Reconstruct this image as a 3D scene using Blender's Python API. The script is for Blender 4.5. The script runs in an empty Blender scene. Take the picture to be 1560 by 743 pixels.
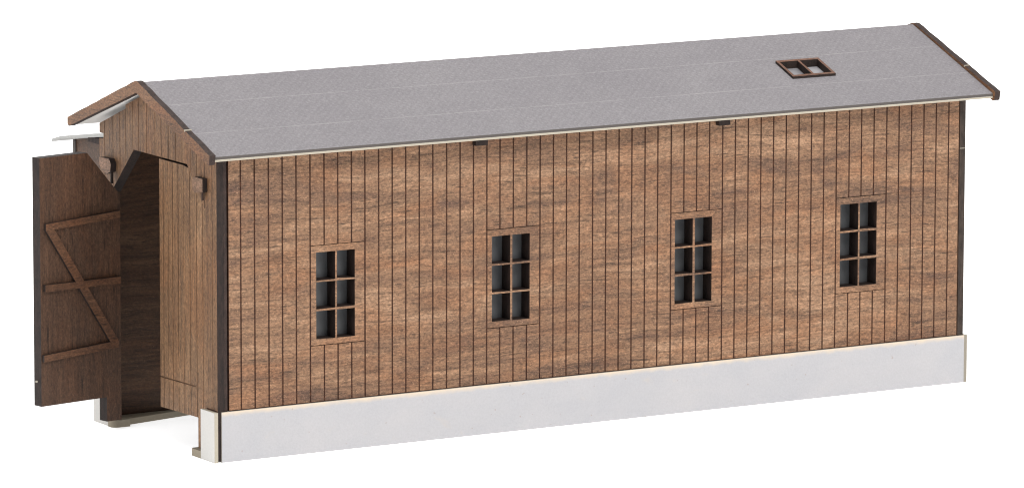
import bpy, bmesh, math, random
from mathutils import Matrix, Vector
random.seed(4)
S = bpy.context.scene
C = S.collection
S.unit_settings.scale_length = 0.01          # one unit is one centimetre: a table-top model, 20 cm long

# ------------------------------------------------------------------ materials
def lerp(a, b, t): return a + (b - a) * t

class Nodes:
    def __init__(self, name):
        self.m = bpy.data.materials.new(name); self.m.use_nodes = True
        self.t = self.m.node_tree; self.n = self.t.nodes; self.n.clear()
        self.out = self.n.new('ShaderNodeOutputMaterial')
        self.b = self.n.new('ShaderNodeBsdfPrincipled')
        self.t.links.new(self.b.outputs[0], self.out.inputs[0])
        self.co = self.n.new('ShaderNodeTexCoord').outputs['Object']
    def link(self, a, b): self.t.links.new(a, b)
    def mapped(self, scale, rot=(0, 0, 0), loc=(0, 0, 0)):
        k = self.n.new('ShaderNodeMapping'); k.inputs['Scale'].default_value = scale
        k.inputs['Rotation'].default_value = rot; k.inputs['Location'].default_value = loc
        self.link(self.co, k.inputs['Vector']); return k.outputs[0]
    def noise(self, scale, detail=3, rough=.55, dist=0., loc=(0, 0, 0)):
        k = self.n.new('ShaderNodeTexNoise'); k.inputs['Scale'].default_value = 1
        k.inputs['Detail'].default_value = detail; k.inputs['Roughness'].default_value = rough
        k.inputs['Distortion'].default_value = dist
        self.link(self.mapped(scale, loc=loc), k.inputs['Vector']); return k.outputs['Fac']
    def ramp(self, f, stops, interp='LINEAR'):
        k = self.n.new('ShaderNodeValToRGB'); k.color_ramp.interpolation = interp
        e = k.color_ramp.elements
        while len(e) < len(stops): e.new(.5)
        for i, (p, c) in enumerate(stops):
            e[i].position = p; e[i].color = tuple(c) + (1,) if hasattr(c, '__len__') else (c, c, c, 1)
        self.link(f, k.inputs[0]); return k.outputs[0]
    def math(self, op, a, b=None, clamp=False):
        k = self.n.new('ShaderNodeMath'); k.operation = op; k.use_clamp = clamp
        for i, v in enumerate((a, b)):
            if v is None: continue
            if isinstance(v, (int, float)): k.inputs[i].default_value = v
            else: self.link(v, k.inputs[i])
        return k.outputs[0]
    def mix(self, f, a, b, mode='MIX'):
        k = self.n.new('ShaderNodeMix'); k.data_type = 'RGBA'; k.blend_type = mode
        for s, v in ((k.inputs[0], f), (k.inputs[6], a), (k.inputs[7], b)):
            if isinstance(v, (int, float)): s.default_value = v
            elif hasattr(v, '__len__'): s.default_value = tuple(v) + (1,)
            else: self.link(v, s)
        return k.outputs[2]
    def xyz(self):
        k = self.n.new('ShaderNodeSeparateXYZ'); self.link(self.co, k.inputs[0]); return k.outputs
    def bump(self, h, dist, strength=1.):
        k = self.n.new('ShaderNodeBump'); k.inputs['Distance'].default_value = dist
        k.inputs['Strength'].default_value = strength
        self.link(h, k.inputs['Height']); self.link(k.outputs[0], self.b.inputs['Normal'])
    def done(self, col, rough=.75, spec=.3):
        if hasattr(col, '__len__'): self.b.inputs['Base Color'].default_value = tuple(col) + (1,)
        else: self.link(col, self.b.inputs['Base Color'])
        self.b.inputs['Roughness'].default_value = rough
        self.b.inputs['Specular IOR Level'].default_value = spec
        return self.m

def veneer(name, along, base, dark, light, seed=0, streak=1., blotch=1., fine=1., warp=.11):
    """stained plywood veneer, its grain running along axis 'along' (0 x, 1 y, 2 z)"""
    k = Nodes(name)
    def sc(a, b):                               # a along the grain, b across it
        v = [b, b, b]; v[along] = a; return tuple(v)
    off = (seed * 3.1, seed * 1.7, seed * 2.3)
    # the growth rings wander: every finer pattern below follows a slow sideways drift
    n = k.n.new('ShaderNodeTexNoise'); n.inputs['Scale'].default_value = 1; n.inputs['Detail'].default_value = 2
    k.link(k.mapped(sc(.30, .34), loc=(off[0], 3, 8)), n.inputs['Vector'])
    sb = k.n.new('ShaderNodeVectorMath'); sb.operation = 'SUBTRACT'; sb.inputs[1].default_value = (.5, .5, .5)
    k.link(n.outputs['Color'], sb.inputs[0])
    ml = k.n.new('ShaderNodeVectorMath'); ml.operation = 'MULTIPLY'; ml.inputs[1].default_value = tuple(0 if i == along else warp * 4 for i in range(3))
    k.link(sb.outputs[0], ml.inputs[0])
    ad = k.n.new('ShaderNodeVectorMath'); k.link(k.co, ad.inputs[0]); k.link(ml.outputs[0], ad.inputs[1])
    k.co = ad.outputs[0]
    fig = k.noise(sc(.30, .9), 4, .62, 1.2, off)              # broad tone
    band = k.noise(sc(.34, 3.6), 5, .68, .5, off)             # long soft bands
    fibre = k.noise(sc(.42, 17), 4, .66, .12, (off[0] + 2, off[1], off[2]))   # fine lines that run on
    pores = k.noise(sc(1.5, 30), 2, .6, .2, (off[0] + 5, off[1] + 2, off[2] + 9))
    grit = k.noise(sc(12, 25), 2, .8, 0, off)                  # sparkle of the cut fibres
    speck = k.noise(sc(22, 34), 1, .5, 0, (3, off[1], 8))
    tint = k.noise(sc(.45, 1.1), 3, .6, 1., (off[0] + 11, off[1], 5))
    f = k.math('ADD', k.math('MULTIPLY', fig, .42 * blotch), k.math('MULTIPLY', band, .58 * streak))
    f = k.math('SUBTRACT', f, .5 * (.42 * blotch + .58 * streak) - .5)
    c = k.ramp(f, [(.36, dark), (.47, tuple(lerp(x, y, .72) for x, y in zip(dark, base))), (.515, base), (.61, light)])
    c = k.mix(k.ramp(tint, [(.45, 0.), (.66, .55)]), c, (base[0] * 1.06, base[1] * .86, base[2] * .70))
    c = k.mix(1., c, k.ramp(fibre, [(.31, 1 - .52 * streak), (.43, 1 - .10 * streak), (.53, 1.), (.68, 1 + .30 * streak)]), 'MULTIPLY')
    gate = k.ramp(k.noise(sc(.4, 1.4), 3, .6, .8, (off[0] + 4, 7, off[2])), [(.38, .25), (.60, 1.)])
    c = k.mix(k.math('MULTIPLY', gate, k.ramp(pores, [(.31, .92), (.41, 0.)])), c, tuple(x * .25 for x in base))
    c = k.mix(1., c, k.ramp(grit, [(.27, 1 - .55 * fine), (.5, 1.), (.73, 1 + .6 * fine)]), 'MULTIPLY')
    c = k.mix(k.ramp(speck, [(.66, 0.), (.80, .5 * fine)]), c, tuple(min(1, x * 2.1) for x in light))
    h = k.math('ADD', k.math('MULTIPLY', fibre, .6), k.math('MULTIPLY', grit, .7))
    k.bump(h, .014, .9)
    return k.done(c, .6, .35)

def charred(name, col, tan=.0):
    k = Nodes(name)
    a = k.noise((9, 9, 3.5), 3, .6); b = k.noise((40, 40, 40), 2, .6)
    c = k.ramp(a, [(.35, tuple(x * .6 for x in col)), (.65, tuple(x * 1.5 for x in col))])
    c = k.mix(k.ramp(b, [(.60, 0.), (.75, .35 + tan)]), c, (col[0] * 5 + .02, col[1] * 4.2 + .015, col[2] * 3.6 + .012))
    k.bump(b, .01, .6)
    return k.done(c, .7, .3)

M = {}
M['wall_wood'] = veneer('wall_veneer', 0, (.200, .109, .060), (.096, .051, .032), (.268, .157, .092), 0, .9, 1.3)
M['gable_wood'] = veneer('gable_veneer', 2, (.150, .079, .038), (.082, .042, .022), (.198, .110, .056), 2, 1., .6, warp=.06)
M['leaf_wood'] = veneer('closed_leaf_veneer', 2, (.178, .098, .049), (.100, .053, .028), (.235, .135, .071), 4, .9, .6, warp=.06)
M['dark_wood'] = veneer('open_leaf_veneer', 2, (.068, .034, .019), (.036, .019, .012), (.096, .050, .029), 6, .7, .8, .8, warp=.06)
M['brace_wood'] = veneer('brace_veneer', 0, (.095, .044, .022), (.058, .027, .015), (.125, .060, .032), 7, .7, .6, .8, warp=.06)
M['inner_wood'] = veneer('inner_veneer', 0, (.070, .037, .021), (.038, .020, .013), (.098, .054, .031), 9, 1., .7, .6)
M['barge_wood'] = veneer('bargeboard_veneer', 1, (.150, .073, .035), (.085, .040, .021), (.19, .098, .049), 11, .6, .8, warp=.06)
M['frame_wood'] = veneer('skylight_veneer', 0, (.115, .052, .028), (.07, .032, .018), (.15, .072, .04), 15, .6, .8, warp=.06)
M['peg_wood'] = veneer('peg_veneer', 1, (.17, .097, .060), (.10, .056, .035), (.23, .138, .09), 13, .8, .6, warp=.06)
M['char'] = charred('laser_charred_edge', (.016, .009, .007))
def groove():
    k = Nodes('laser_burnt_groove')
    a = k.noise((2.5, 2.5, 9), 3, .7); b = k.noise((6, 6, 24), 1, .5)
    c = k.ramp(a, [(.32, (.032, .013, .008)), (.66, (.095, .040, .021))])
    c = k.mix(k.ramp(b, [(.42, .75), (.58, 0.)]), c, (.026, .011, .008))   # the pulses of the laser
    return k.done(c, .75, .2)
M['groove'] = groove()
M['scored'] = charred('scored_line', (.084, .043, .022))
M['dark_edge'] = charred('dark_cut_edge', (.030, .020, .015))
M['brown_edge'] = charred('browned_edge', (.026, .015, .012), .1)

def card(name, col, stain=0.):
    k = Nodes(name)
    a = k.noise((.7, .7, .9), 3, .6, .4); b = k.noise((22, 22, 22), 3, .7)
    c = k.mix(k.ramp(a, [(.35, 0.), (.7, 1.)]), tuple(x * .965 for x in col), (col[0] * 1.03, col[1] * 1.015, col[2] * 1.0))
    c = k.mix(1., c, k.ramp(b, [(.3, .955), (.7, 1.04)]), 'MULTIPLY')
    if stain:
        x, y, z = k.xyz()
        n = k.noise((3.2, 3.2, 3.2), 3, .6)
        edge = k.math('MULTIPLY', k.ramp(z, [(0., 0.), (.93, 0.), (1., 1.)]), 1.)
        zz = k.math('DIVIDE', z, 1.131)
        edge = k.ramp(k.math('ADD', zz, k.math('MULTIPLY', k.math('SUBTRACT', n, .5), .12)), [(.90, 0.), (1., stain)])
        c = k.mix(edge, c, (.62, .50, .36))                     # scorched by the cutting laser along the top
        s = k.noise((1.3, 1.3, 1.9), 4, .65, .5, (9, 3, 1))
        c = k.mix(k.ramp(s, [(.63, 0.), (.78, .30)]), c, (.50, .42, .33))
        d = k.noise((9, 9, 9), 1, .5, 0, (2, 2, 7))
        c = k.mix(k.ramp(d, [(.75, 0.), (.79, .55)]), c, (.30, .25, .21))
    k.bump(b, .006, .5)
    return k.done(c, .85, .2)
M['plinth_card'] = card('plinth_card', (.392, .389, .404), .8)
M['gable_plinth_card'] = card('side_lit_plinth_card', (.53, .52, .50))  # lighter than the front plinth: stronger light from the left put into the colour
M['card'] = card('white_card', (.70, .69, .67))
M['cream'] = card('cream_card_core', (.38, .345, .28))
M['card_core'] = card('grey_card_core', (.25, .225, .185))
M['plinth_edge'] = card('plinth_top_edge', (.36, .335, .295))
M['annex_card'] = card('grey_annex_card', (.36, .36, .35))
M['base_card'] = card('base_card', (.27, .235, .18))

def felt():
    k = Nodes('roofing_felt_paper')
    a = k.noise((.5, .5, .5), 3, .6, .5); g = k.noise((24, 24, 24), 3, .75); g2 = k.noise((9, 9, 9), 2, .6)
    c = k.mix(k.ramp(a, [(.3, 0.), (.7, 1.)]), (.190, .178, .187), (.210, .198, .205))
    def weave(ang, sc):
        w = k.n.new('ShaderNodeTexWave'); w.wave_type = 'BANDS'; w.bands_direction = 'X'; w.wave_profile = 'SIN'
        w.inputs['Scale'].default_value = 1; w.inputs['Distortion'].default_value = 1.1
        w.inputs['Detail'].default_value = 1; w.inputs['Detail Scale'].default_value = 1.2
        k.link(k.mapped((sc, sc, sc), (0, 0, math.radians(ang))), w.inputs['Vector']); return w.outputs['Fac']
    w = k.math('MULTIPLY', weave(48, 2.6), weave(-40, 2.6))
    c = k.mix(1., c, k.ramp(w, [(0., .95), (1., 1.06)]), 'MULTIPLY')
    c = k.mix(1., c, k.ramp(g, [(.28, .80), (.5, 1.), (.72, 1.24)]), 'MULTIPLY')
    c = k.mix(1., c, k.ramp(g2, [(.3, .94), (.7, 1.06)]), 'MULTIPLY')
    y = k.xyz()[1]; n = k.noise((1.3, 1.3, 1.3), 3, .7)
    for y0 in (1.87, .585):                                     # the scored joints between the felt strips
        d = k.math('ABSOLUTE', k.math('SUBTRACT', y, y0))
        s = k.ramp(d, [(.006, 1.), (.016, 0.)])
        c = k.mix(k.math('MULTIPLY', s, k.ramp(n, [(.36, .2), (.66, .6)])), c, (.34, .325, .32))
    k.bump(k.math('ADD', k.math('MULTIPLY', w, .5), g), .01, .5)
    return k.done(c, .8, .25)
M['felt'] = felt()
M['felt_edge'] = card('felt_paper_edge', (.085, .075, .07))

def film(name, a, b):
    k = Nodes(name)
    n = k.noise((2.5, 2.5, 2.5), 2, .5)
    k.bump(n, .01, .2)
    return k.done(k.ramp(n, [(.3, a), (.7, b)]), .35, .5)
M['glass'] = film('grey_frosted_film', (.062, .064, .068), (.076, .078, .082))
M['pale_film'] = film('pale_frosted_film', (.16, .155, .165), (.30, .29, .30))

def paper():                                  # white ground and backdrop, with an added glow to wash out shadows
    k = Nodes('glowing_white_sweep')
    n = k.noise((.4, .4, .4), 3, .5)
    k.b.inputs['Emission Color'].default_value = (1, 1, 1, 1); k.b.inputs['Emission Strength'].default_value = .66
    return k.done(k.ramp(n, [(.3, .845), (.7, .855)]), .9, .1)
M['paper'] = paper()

# ------------------------------------------------------------------ building helpers
BASE = Vector((10, 2.9, 0))
shed = bpy.data.objects.new('engine_shed', None); C.objects.link(shed); shed.location = BASE
shed.empty_display_size = 1
shed['label'] = 'brown wooden model engine shed with grey roof, white plinth and open plank door'
shed['category'] = 'model building'

def obj(name, bm, mats, parent=None, label=None, bevel=0.):
    if bevel:
        bmesh.ops.bevel(bm, geom=[e for e in bm.edges if len(e.link_faces) == 2 and e.calc_face_angle(0) > .5],
                        offset=bevel, segments=1, affect='EDGES', profile=.5)
    bmesh.ops.recalc_face_normals(bm, faces=bm.faces)
    me = bpy.data.meshes.new(name); bm.to_mesh(me); bm.free()
    for m in mats: me.materials.append(M[m])
    o = bpy.data.objects.new(name, me); C.objects.link(o)
    if parent is not None:
        o.parent = parent
        if parent is shed: o.location = -BASE
    if label: o['label'] = label
    return o

def q(bm, pts, mi):
    u = []
    for p in pts:
        if not u or (Vector(p) - Vector(u[-1])).length > 1e-6: u.append(p)
    if (Vector(u[0]) - Vector(u[-1])).length < 1e-6: u.pop()
    if len(u) < 3: return
    f = bm.faces.new([bm.verts.new(p) for p in u]); f.material_index = mi

def lerp(a, b, t): return a + (b - a) * t

def plate(bm, cols, thick, fn, groove_mi=2, rim_mi=1, back_mi=3):
    """cols: (u0, u1, [(lo0, lo1, hi0, hi1, depth), ...]); fn(u, z, d) gives the point. Materials: 0 face, 1 rim, 2 groove, 3 back"""
    for (u0, u1, spans) in cols:
        spans.sort(key=lambda s: s[0])
        for i, (a0, a1, b0, b1, d) in enumerate(spans):
            q(bm, [fn(u0, a0, d), fn(u1, a1, d), fn(u1, b1, d), fn(u0, b0, d)], 0 if d <= 0 else groove_mi)
            q(bm, [fn(u0, a0, thick), fn(u1, a1, thick), fn(u1, b1, thick), fn(u0, b0, thick)], back_mi)
            below = spans[i - 1] if i and abs(spans[i - 1][2] - a0) < 1e-6 and abs(spans[i - 1][3] - a1) < 1e-6 else None
            dd = below[4] if below else thick
            if abs(dd - d) > 1e-6:
                q(bm, [fn(u0, a0, d), fn(u1, a1, d), fn(u1, a1, dd), fn(u0, a0, dd)], rim_mi if not below else groove_mi)
            above = i + 1 < len(spans) and abs(spans[i + 1][0] - b0) < 1e-6 and abs(spans[i + 1][1] - b1) < 1e-6
            if not above:
                q(bm, [fn(u0, b0, d), fn(u1, b1, d), fn(u1, b1, thick), fn(u0, b0, thick)], rim_mi)
    for i in range(len(cols) + 1):
        A = cols[i - 1][2] if i else []; B = cols[i][2] if i < len(cols) else []
        u = cols[i][0] if i < len(cols) else cols[-1][1]
        A = [(s[1], s[3], s[4]) for s in A]; B = [(s[0], s[2], s[4]) for s in B]
        zs = sorted({round(v, 6) for s in A + B for v in s[:2]})
        for z0, z1 in zip(zs, zs[1:]):
            zm = (z0 + z1) / 2
            dA = next((s[2] for s in A if s[0] < zm < s[1]), thick); dB = next((s[2] for s in B if s[0] < zm < s[1]), thick)
            if abs(dA - dB) > 1e-6:
                full = max(dA, dB) >= thick - 1e-6
                q(bm, [fn(u, z0, dA), fn(u, z1, dA), fn(u, z1, dB), fn(u, z0, dB)], rim_mi if full else groove_mi)
    bmesh.ops.remove_doubles(bm, verts=bm.verts, dist=1e-5)
    return bm

def box(bm, x0, x1, y0, y1, z0, z1, mi=0, rim=None):
    v = [bm.verts.new((x, y, z)) for x in (x0, x1) for y in (y0, y1) for z in (z0, z1)]
    for idx in ((0, 1, 3, 2), (4, 5, 7, 6), (0, 1, 5, 4), (2, 3, 7, 6), (0, 2, 6, 4), (1, 3, 7, 5)):
        f = bm.faces.new([v[i] for i in idx]); f.material_index = mi
    return bm

def prism(bm, poly, fn, d0, d1, face=0, rim=1, back=None):
    a = [bm.verts.new(fn(u, z, d0)) for u, z in poly]; b = [bm.verts.new(fn(u, z, d1)) for u, z in poly]
    f = bm.faces.new(a); f.material_index = face
    f = bm.faces.new(b[::-1]); f.material_index = face if back is None else back
    n = len(poly)
    for i in range(n):
        j = (i + 1) % n
        f = bm.faces.new((a[i], b[i], b[j], a[j])); f.material_index = rim
    return bm
new = bmesh.new

# ------------------------------------------------------------------ dimensions (read off the photograph)
HP, YR, RY = 1.131, 5.66, 2.943               # plinth height, rear wall face, ridge line
SL = .376
def ztop(y): return 8.213 - SL * abs(y - RY)  # roof top surface
RT = .105                                     # vertical roof thickness
def gtop(y): return ztop(y) - RT - .07        # top of the gable sheets

# ------------------------------------------------------------------ long front wall: scored planks
PITCH, X0, GW, GD = .3515, .516, .037, .012
FR = [(5, 2.43, 3.42), (18, 6.98, 7.98), (32, 11.885, 12.89), (45, 16.46, 17.48)]   # groove where the frame begins, glazed opening
ZF0, ZF1 = 2.43, 4.68
xk = lambda k: X0 + k * PITCH
WT = .10
grooves = [(xk(k) - GW / 2 + random.uniform(-.006, .006), k) for k in range(55)]
ub = [(.21, None, None)]
cols = []
holes = [(k, k + 4) for k, a, b in FR]
xa = .21; ztopw = 6.93; zbotw = HP - .03
def wall_col(u0, u1, d, hole):
    zl = HP + .024
    if not hole: return (u0, u1, [(zbotw, zbotw, zl, zl, .02), (zl, zl, ztopw, ztopw, d)])
    w = .016
    return (u0, u1, [(zbotw, zbotw, zl, zl, .02), (zl, zl, ZF0 - w, ZF0 - w, d), (ZF1 + w, ZF1 + w, ztopw, ztopw, d)])
for gx, k in grooves:
    inside = any(a < k <= b for a, b in holes)            # the strip left of groove k
    cols.append(wall_col(xa, gx, 0, inside))
    gin = any(a < k < b for a, b in holes)
    cols.append(wall_col(gx, gx + GW, GD, gin))
    xa = gx + GW
cols.append(wall_col(xa, 19.79, 0, False))
obj('side_wall', plate(new(), cols, WT, lambda u, z, d: (u, d, z)), ['wall_wood', 'groove', 'groove', 'inner_wood'], shed)
bm = new(); box(bm, .09, .168, .012, .10, HP - .03, 6.93)             # pale lining sheet showing at the corner
obj('corner_strip', bm, ['brown_edge'], shed)
bm = new(); box(bm, 19.795, 19.822, .03, .10, HP - .03, 6.93)
obj('corner_strip', bm, ['peg_wood'], shed)
# lining behind the planks, open behind every window
cols = []; xa = .17
for k, a, b in FR:
    l, r = xk(k) - .05, xk(k + 4) + .05
    cols.append((xa, l, [(HP, HP, 6.9, 6.9, 0)]))
    cols.append((l, r, [(HP, HP, ZF0 - .06, ZF0 - .06, 0), (ZF1 + .06, ZF1 + .06, 6.9, 6.9, 0)]))
    xa = r
cols.append((xa, 19.8, [(HP, HP, 6.9, 6.9, 0)]))
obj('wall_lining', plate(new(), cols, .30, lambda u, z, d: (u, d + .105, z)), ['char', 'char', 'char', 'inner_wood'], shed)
for k, a, b in FR:
    l, r = grooves[k][0] + GW + .002, grooves[k + 4][0] - .002
    mw = .023; mid = (a + b) / 2 + .012
    zb, zt = 2.565, 4.53
    hz = [zb + (zt - zb) * .335, zb + (zt - zb) * .668]
    cells = [(zb, hz[0] - mw), (hz[0] + mw, hz[1] - mw), (hz[1] + mw, zt)]
    def spans(g):
        if not g: return [(ZF0, ZF0, ZF1, ZF1, 0)]
        z = ZF0; s = []
        for c0, c1 in cells:
            j = [random.uniform(-.012, .012) for _ in range(4)]
            s.append((z, z, c0 + j[0], c0 + j[1], 0)); z = c1
        s.append((z, z, ZF1, ZF1, 0)); return s
    jit = lambda: random.uniform(-.008, .008)
    cols = [(l, a + jit(), spans(0))]
    m0, m1 = mid - mw + jit(), mid + mw + jit()
    cols += [(cols[-1][1], m0, spans(1)), (m0, m1, spans(0)), (m1, b + jit(), spans(1))]
    cols += [(cols[-1][1], r, spans(0))]
    # muntins are separate spans of one frame, front flush with the planks, cut edges charred
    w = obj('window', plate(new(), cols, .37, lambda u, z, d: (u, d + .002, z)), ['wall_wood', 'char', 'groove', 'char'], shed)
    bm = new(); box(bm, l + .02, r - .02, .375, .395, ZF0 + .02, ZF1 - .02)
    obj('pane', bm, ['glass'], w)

# ------------------------------------------------------------------ plinth
fy = lambda u, z, d: (u, d, z)
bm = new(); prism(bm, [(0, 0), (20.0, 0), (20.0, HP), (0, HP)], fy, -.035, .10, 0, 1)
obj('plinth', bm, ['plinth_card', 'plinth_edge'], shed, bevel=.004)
bm = new(); prism(bm, [(0, 0), (20.0, 0), (20.0, HP), (0, HP)], fy, YR, 5.80, 0, 1)
obj('plinth', bm, ['plinth_card', 'cream'], shed)
fx = lambda u, z, d: (d, u, z)
bm = new(); prism(bm, [(-.03, 0), (.62, 0), (.62, HP), (-.03, HP)], fx, -.185, -.092, 0, 1)
obj('plinth', bm, ['gable_plinth_card', 'cream'], shed, bevel=.01)
bm = new(); prism(bm, [(5.12, 0), (5.87, 0), (5.87, HP), (5.12, HP)], fx, -.185, -.092, 0, 1)
obj('plinth', bm, ['gable_plinth_card', 'cream'], shed, bevel=.01)
bm = new(); prism(bm, [(-.03, 0), (5.80, 0), (5.80, HP), (-.03, HP)], fx, 20.004, 20.09, 0, 1)
obj('plinth', bm, ['plinth_card', 'card_core'], shed, bevel=.01)

# ------------------------------------------------------------------ gable sheets
AY = [(.50, 5.57), (1.39, 6.53), (3.96, 6.53), (5.06, 5.45), (5.30, 5.43)]         # door arch
def arch(y):
    for (a, za), (b, zb) in zip(AY, AY[1:]):
        if a <= y <= b: return lerp(za, zb, (y - a) / (b - a))
def gable_cols(opening, step, seed, groove=True):
    rnd = random.Random(seed)
    brk = {-.002, YR, RY}
    if opening: brk |= {a for a, _ in AY} | {4.35}
    gs = []
    y = .20
    while y < YR - .1:
        w = rnd.uniform(.010, .024); gs.append((y, y + w)); brk |= {y, y + w}; y += step * rnd.uniform(.75, 1.2)
    brk |= {5.50, 5.46}
    bs = sorted(brk); cols = []
    for a, b in zip(bs, bs[1:]):
        if b - a < 1e-5: continue
        m = (a + b) / 2
        d = .016 if groove and any(g0 - 1e-6 < m < g1 + 1e-6 for g0, g1 in gs) else 0
        low = lambda yy: 0.02
        t = lambda yy: gtop(yy) - (.09 if opening and m > 4.35 else 0)
        if opening and AY[0][0] < m < AY[-1][0]: low = arch
        z0, z1 = low(a), low(b)
        if opening and m > 5.46:                                      # a tab slot cut in the rear edge
            cols.append((a, b, [(z0, z1, 6.59, 6.59, d), (6.72, 6.72, t(a), t(b), d)]))
        else: cols.append((a, b, [(z0, z1, t(a), t(b), d)]))
    return cols
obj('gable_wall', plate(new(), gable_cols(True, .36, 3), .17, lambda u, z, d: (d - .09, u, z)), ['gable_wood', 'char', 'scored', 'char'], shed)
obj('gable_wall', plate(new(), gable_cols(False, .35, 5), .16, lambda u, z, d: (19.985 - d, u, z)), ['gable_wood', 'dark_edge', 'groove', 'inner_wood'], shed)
# inner frame behind the arch, its sawn edge showing under the chamfers
bm = new(); prism(bm, [(5.32, .25), (5.32, 5.38), (5.12, 5.40), (4.02, 6.49), (1.36, 6.49), (.46, 5.62), (.46, .25), (.11, .25), (.11, 6.8), (YR - .12, 6.8), (YR - .12, .25)], fx, .085, .165, 0, 0)
obj('door_frame', bm, ['char'], shed)
# the rear long wall
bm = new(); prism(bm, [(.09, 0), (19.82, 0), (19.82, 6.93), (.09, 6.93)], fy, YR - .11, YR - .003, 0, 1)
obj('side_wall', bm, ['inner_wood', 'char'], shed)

for xx, yy, zz in ((19.90, -.004, 5.62),):
    bm = new(); box(bm, xx - .07, xx + .07, yy - .004, yy + .01, zz - .010, zz + .010)
    obj('tab_remnant', bm, ['card_core'], shed)

# ------------------------------------------------------------------ base strips with feet under the door pivots
fz = lambda u, z, d: (u, z, d)
bm = new(); prism(bm, [(.20, 5.02), (2.0, 5.40), (19.8, 5.40), (19.8, 5.54), (.20, 5.54)], fz, .0, .14, 0, 0)
base = obj('base_strip', bm, ['base_card'], shed, bevel=.01)
arc = [(-.21 + .14 * (1 - math.cos(t)), 4.85 + .14 * (1 - math.sin(t))) for t in [i * math.pi / 12 for i in range(7)]]
bm = new(); prism(bm, arc + [(.23, 4.85), (.23, 5.11), (-.093, 5.11), (-.21, 5.11)], fz, .0, .17, 0, 0)
obj('foot', bm, ['base_card'], base)
bm = new(); prism(bm, [(.20, .12), (19.8, .12), (19.8, .40), (.20, .40)], fz, .0, .14, 0, 0)
base = obj('base_strip', bm, ['base_card'], shed)
bm = new(); prism(bm, [(-.18, .626), (.20, .626), (.20, 1.12), (-.12, 1.12), (-.18, 1.06)], fz, .0, .165, 0, 0)
obj('foot', bm, ['base_card'], base)

# ------------------------------------------------------------------ roof
def roof(side):
    def fn(u, s, d):                                                # s: distance from the ridge in plan
        y = RY - s if side < 0 else RY + s
        return (u, y, 8.213 - SL * s - d)
    S1 = 3.39; XA, XB = -.39, 20.446
    if side < 0:
        h = (15.735, 16.835, RY - 1.605, RY - .945)
        cols = [(XA, h[0], [(0, 0, S1, S1, 0)]), (h[0], h[1], [(0, 0, h[2], h[2], 0), (h[3], h[3], S1, S1, 0)]), (h[1], XB, [(0, 0, S1, S1, 0)])]
    else: cols = [(XA, XB, [(0, 0, S1, S1, 0)])]
    import copy
    r = obj('roof', plate(new(), copy.deepcopy(cols), .045, lambda u, s, d: fn(u, s * 1.0, d + .064)), ['card', 'cream', 'card', 'card'], shed)
    obj('roofing_felt', plate(new(), copy.deepcopy(cols), .062, fn), ['felt', 'felt_edge', 'felt', 'felt_edge'], r)
    return r, fn
rf, fr = roof(-1)
roof(1)
# skylight set through the front slope
def fs(u, s, d):
    y = RY - s; return (u, y - d * .0, 8.213 - SL * s - d)
x0, x1, s0, s1 = 15.685, 16.885, RY - 1.655, RY - .895; b = .07; xm = (x0 + x1) / 2
full = lambda: [(s0, s0, s1, s1, 0)]
fr2 = lambda: [(s0, s0, s0 + b, s0 + b, 0), (s1 - b, s1 - b, s1, s1, 0)]
cols = [(x0, x0 + b, full()), (x0 + b, xm - .03, fr2()), (xm - .03, xm + .03, full()), (xm + .03, x1 - b, fr2()), (x1 - b, x1, full())]
bm = plate(new(), cols, .065, lambda u, s, d: fs(u, s, d - .06))
sk = obj('skylight', bm, ['frame_wood', 'char', 'groove', 'char'], rf)
ins = .065
cols = [(x0 + ins, x0 + b, [(s0 + ins, s0 + ins, s1 - ins, s1 - ins, 0)]),
        (x0 + b, xm - .03, [(s0 + ins, s0 + ins, s0 + b, s0 + b, 0), (s1 - b, s1 - b, s1 - ins, s1 - ins, 0)]),
        (xm - .03, xm + .03, [(s0 + ins, s0 + ins, s1 - ins, s1 - ins, 0)]),
        (xm + .03, x1 - b, [(s0 + ins, s0 + ins, s0 + b, s0 + b, 0), (s1 - b, s1 - b, s1 - ins, s1 - ins, 0)]),
        (x1 - b, x1 - ins, [(s0 + ins, s0 + ins, s1 - ins, s1 - ins, 0)])]
obj('skylight_lining', plate(new(), cols, .17, lambda u, s, d: fs(u, s, d + .006)), ['char', 'char', 'char', 'char'], rf)
bm = new(); prism(bm, [(x0 + .068, s0 + .068), (x1 - .068, s0 + .068), (x1 - .068, s1 - .068), (x0 + .068, s1 - .068)], lambda u, s, d: fs(u, s, d), .115, .127, 0, 0)
obj('skylight_pane', bm, ['pale_film'], rf)

def bargeboard(xa, xb, nib):
    yf, yr = -.545, 6.375; ap = 8.262
    def top(y): return ap - .364 * abs(y - RY)
    h = .275
    wob = lambda: random.uniform(-.008, .008)
    pts = [(yf, top(yf))]
    n = 14
    for i in range(1, n): pts.append((lerp(yf, RY, i / n), top(lerp(yf, RY, i / n)) + wob()))
    pts += [(RY - .05, ap - .02), (RY + .05, ap - .02)]
    for i in range(1, n): pts.append((lerp(RY, yr, i / n), top(lerp(RY, yr, i / n)) + wob()))
    pts += [(yr, top(yr)), (yr, top(yr) - .15), (yr - .06, top(yr) - .2 + .0), (RY, ap - h - .01), (yf + .1, top(yf) - h + .05), (yf + .04, top(yf) - .20)]
    bm = new(); prism(bm, pts, fx, xa, xb, 0, 1)
    o = obj('bargeboard', bm, ['barge_wood', 'brown_edge'], shed)
    bm = new(); yy = nib; zz = top(yy)
    box(bm, xa - .006, xb + .012, yy - .016, yy + .014, zz - .03, zz + .012)
    obj('tab_remnant', bm, ['cream'], o, bevel=.008)
bargeboard(-.545, -.392, .62)
bargeboard(20.448, 20.60, .75)

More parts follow.
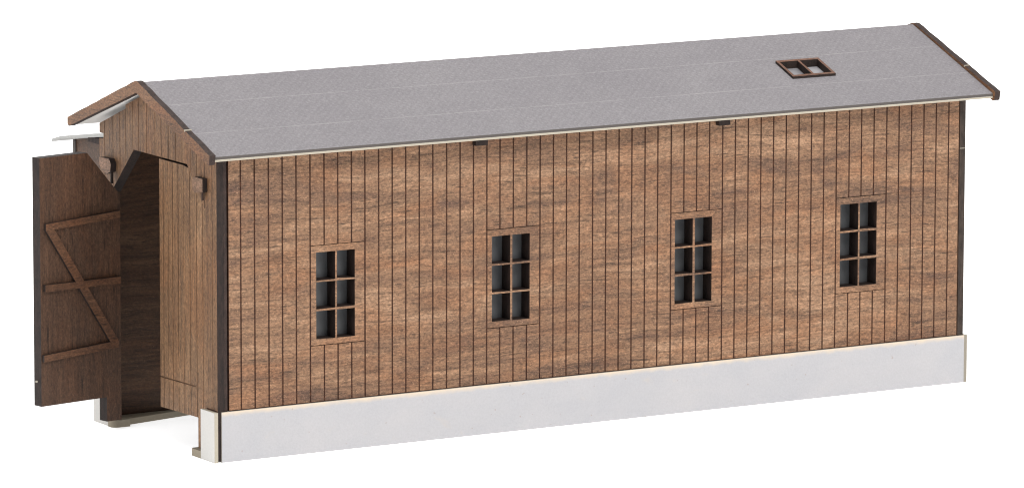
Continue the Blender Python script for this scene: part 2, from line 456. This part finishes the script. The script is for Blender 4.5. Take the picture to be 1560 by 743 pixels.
# dark rafter ends under the front eave
for xa, xb in ((6.47, 6.78), (12.98, 13.28)):
    bm = new(); prism(bm, [(-.16, 6.66), (.0, 6.66), (.0, 6.94), (-.16, 6.93)], lambda u, z, d: (d, u, z), xa, xb, 0, 0)
    obj('rafter_end', bm, ['char'], shed, bevel=.015)

# ------------------------------------------------------------------ doors
# open leaf: swung out on the far pivot, ledged and braced
HX, HY, AN = -.12, 4.602, .183
dv = Vector((-math.cos(AN), -math.sin(AN), 0)); nv = Vector((-math.sin(AN), math.cos(AN), 0))
def fl(u, z, d): return tuple(Vector((HX, HY, 0)) + dv * u + nv * d + Vector((0, 0, z)))
lo = lambda u: .235 if u < .417 else .80
def hi(u): return 6.466 if u > .93 else lerp(5.42, 6.466, u / .93)
rnd = random.Random(8)
brk = {0, .417, .93, 2.275}; gs = []
u = .22
while u < 2.2: gs.append((u, u + .014)); brk |= {u, u + .014}; u += .26 * rnd.uniform(.95, 1.05)
bs = sorted(brk); cols = []
for a, b2 in zip(bs, bs[1:]):
    m = (a + b2) / 2; d = 0
    l = .235 if m < .417 else .80
    cols.append((a, b2, [(l, l, hi(a), hi(b2), d)]))
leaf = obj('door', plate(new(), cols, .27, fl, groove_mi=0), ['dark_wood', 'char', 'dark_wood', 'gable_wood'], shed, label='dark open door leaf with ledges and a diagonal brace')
for (ua, za), (ub_, zb) in (((2.17, 4.89), (.06, 4.99)), ((2.20, 3.505), (.05, 3.475)), ((2.25, 1.905), (.12, 2.015))):
    h = .078
    bm = new(); prism(bm, [(ua, za - h), (ua, za + h), (ub_, zb + h), (ub_, zb - h)], fl, -.085, -.0005, 0, 1)
    obj('ledge_board', bm, ['brace_wood', 'char'], leaf, bevel=.006)
bm = new(); prism(bm, [(2.17, 4.83), (1.93, 4.83), (.12, 2.08), (.36, 2.08)], fl, -.081, -.0008, 0, 1)
obj('brace', bm, ['brace_wood', 'char'], leaf)
bm = new(); box(bm, *sum([[fl(2.29, 1.36, .16)[i] - .02, fl(2.29, 1.36, .16)[i] + .02] for i in range(3)], []))
obj('tab_remnant', bm, ['cream'], leaf, bevel=.006)

# closed leaf on the near pivot, filling its half of the arch
def fc(u, z, d): return (-.055 + d, u, z)
bs0 = {.56, 1.10, 2.79, .98, 1.36}; gs = []
u = .72; rnd = random.Random(5)
while u < 2.75: w = rnd.uniform(.008, .022); gs.append((u, u + w)); bs0 |= {u, u + w}; u += .265 * rnd.uniform(.75, 1.2)
bs = sorted(bs0); cols = []
def ltop(y): return min(6.475, lerp(5.56, 6.475, (y - .56) / (1.40 - .56)))
for a, b2 in zip(bs, bs[1:]):
    m = (a + b2) / 2; d = .014 if any(g0 - 1e-6 < m < g1 + 1e-6 for g0, g1 in gs) else 0
    L0 = (.17, .17) if m < 1.10 and m < .98 else ((.86, .86) if m < 1.10 else (.855, .83))
    if m < .98: L0 = (.175, .175)
    elif m < 1.10: L0 = (.86, .86)
    else: L0 = (lerp(.86, .82, (a - 1.1) / 1.69), lerp(.86, .82, (b2 - 1.1) / 1.69))
    sp = [(L0[0], L0[1], ltop(a), ltop(b2), d)]
    if m > 1.13:                                                      # the scored line across the foot of the planks
        z0 = lambda yy: lerp(1.535, 1.50, (yy - 1.13) / 1.66)
        sp = [(L0[0], L0[1], z0(a), z0(b2), d), (z0(a), z0(b2), z0(a) + .032, z0(b2) + .032, .018), (z0(a) + .032, z0(b2) + .032, ltop(a), ltop(b2), d)]
    cols.append((a, b2, sp))
obj('door', plate(new(), cols, .15, fc), ['leaf_wood', 'char', 'scored', 'inner_wood'], shed, label='light brown closed door leaf of scored planks')
# strip of planking on the near pier beside the closed leaf: groove line at its foot
bm = new(); box(bm, -.094, -.08, .02, .50, HP + .012, HP + .035)
obj('pier_groove', bm, ['groove'], shed)

# pivot blocks
def peg(poly, xa, mi):
    bm = new(); prism(bm, poly, fx, xa, -.088, 0, 1)
    p = obj('hinge_block', bm, ['peg_wood' if mi else 'barge_wood', 'char'], shed, bevel=.012)
    return p
p = peg([(.42, 6.03), (.80, 5.97), (.90, 6.06), (.90, 6.29), (.80, 6.33), (.42, 6.33)], -.215, 1)
bm = new(); bmesh.ops.create_cone(bm, cap_ends=True, segments=12, radius1=.028, radius2=.022, depth=.2, matrix=Matrix.Translation((-.15, .54, 5.93)))
obj('pivot_pin', bm, ['brown_edge'], p)
p = peg([(4.86, 5.92), (5.04, 5.85), (5.28, 5.91), (5.40, 6.03), (5.40, 6.19), (4.92, 6.21), (4.82, 6.10)], -.235, 1)
bm = new(); bmesh.ops.create_cone(bm, cap_ends=True, segments=12, radius1=.04, radius2=.03, depth=.30, matrix=Matrix.Translation((-.18, 4.88, 5.80)))
obj('pivot_pin', bm, ['char'], p)

# ------------------------------------------------------------------ low annex on the far side
XN, XE, YN = 1.3, 6.5, 9.68
bm = new()
prism(bm, [(YR + .145, 0), (YN, 0), (YN, 5.96), (YR + .145, 6.55)], fx, XN, XE, 0, 1)
an = obj('annex', bm, ['inner_wood', 'brown_edge'], shed, label='low lean-to annex on the far side of the shed')
bm = new(); prism(bm, [(YR, 6.63), (8.9, 6.175), (9.7, 6.055), (10.18, 5.93), (10.18, 5.865), (9.7, 5.99), (8.9, 6.11), (YR, 6.565)], fx, XN - .35, XE + .3, 0, 1)
obj('annex_roof', bm, ['annex_card', 'annex_card'], an)
bm = new(); box(bm, XN - .03, XN + .10, YN - .10, YN + .03, 0, 5.95)
obj('corner_post', bm, ['felt_edge'], an)
bm = new(); box(bm, XN - .10, XN - .002, YR + .2, YN - .9, 6.02, 6.16)  # dark strip put in for the shade under the annex roof
obj('eave_shade_strip', bm, ['brown_edge'], an)

# ------------------------------------------------------------------ white sweep under and behind, given an added glow
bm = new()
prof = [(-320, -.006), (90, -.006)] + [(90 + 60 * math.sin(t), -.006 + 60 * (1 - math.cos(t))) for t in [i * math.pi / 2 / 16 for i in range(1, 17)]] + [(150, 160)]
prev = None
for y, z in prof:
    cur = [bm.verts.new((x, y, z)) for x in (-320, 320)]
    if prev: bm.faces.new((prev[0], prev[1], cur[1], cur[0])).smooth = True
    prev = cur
bk = obj('backdrop', bm, ['paper']); bk['kind'] = 'structure'; bk['label'] = 'seamless white backdrop with added glow'; bk['category'] = 'backdrop'

# ------------------------------------------------------------------ light: a white studio tent
W = bpy.data.worlds.new('World'); S.world = W; W.use_nodes = True
bg = W.node_tree.nodes['Background']; bg.inputs[0].default_value = (1, 1, 1, 1); bg.inputs[1].default_value = .30
def area(name, loc, target, size, power, col=(1, 1, 1)):
    d = bpy.data.lights.new(name, 'AREA'); d.shape = 'RECTANGLE'; d.size, d.size_y = size; d.energy = power; d.color = col
    o = bpy.data.objects.new(name, d); C.objects.link(o); o.location = loc
    o.rotation_euler = (Vector(target) - Vector(loc)).to_track_quat('-Z', 'Y').to_euler(); return o
area('overhead_softbox', (20, 10, 120), (15, 20, 0), (260, 260), 230000)
area('side_softbox', (-110, -30, 75), (0, 2, 3), (60, 60), 60000)
area('key_softbox', (30, -90, 95), (8, 1, 3), (42, 42), 120000, (1, .985, .965))

# ------------------------------------------------------------------ camera, solved from the photograph's vanishing points
F, YAW, PIT, ROL = 9878.7, math.radians(30.669), math.radians(9.115), math.radians(.121)
d = Vector((math.sin(YAW) * math.cos(PIT), math.cos(YAW) * math.cos(PIT), -math.sin(PIT)))
r = Vector((math.cos(YAW), -math.sin(YAW), 0)); up = r.cross(d)
r2 = r * math.cos(ROL) + up * math.sin(ROL); u2 = up * math.cos(ROL) - r * math.sin(ROL)
cam = bpy.data.cameras.new('Camera'); co = bpy.data.objects.new('Camera', cam); C.objects.link(co)
m = Matrix((r2, u2, -d)).transposed().to_4x4(); m.translation = Vector((-66.759, -125.242, 27.679)); co.matrix_world = m
cam.sensor_fit = 'HORIZONTAL'; cam.sensor_width = 36; cam.lens = 36 * F / 1560; cam.clip_start = 1; cam.clip_end = 2000
S.camera = co
S.view_settings.view_transform = 'Standard'; S.view_settings.look = 'None'; S.view_settings.exposure = 0; S.view_settings.gamma = 1
S.cycles.filter_width = 1.15
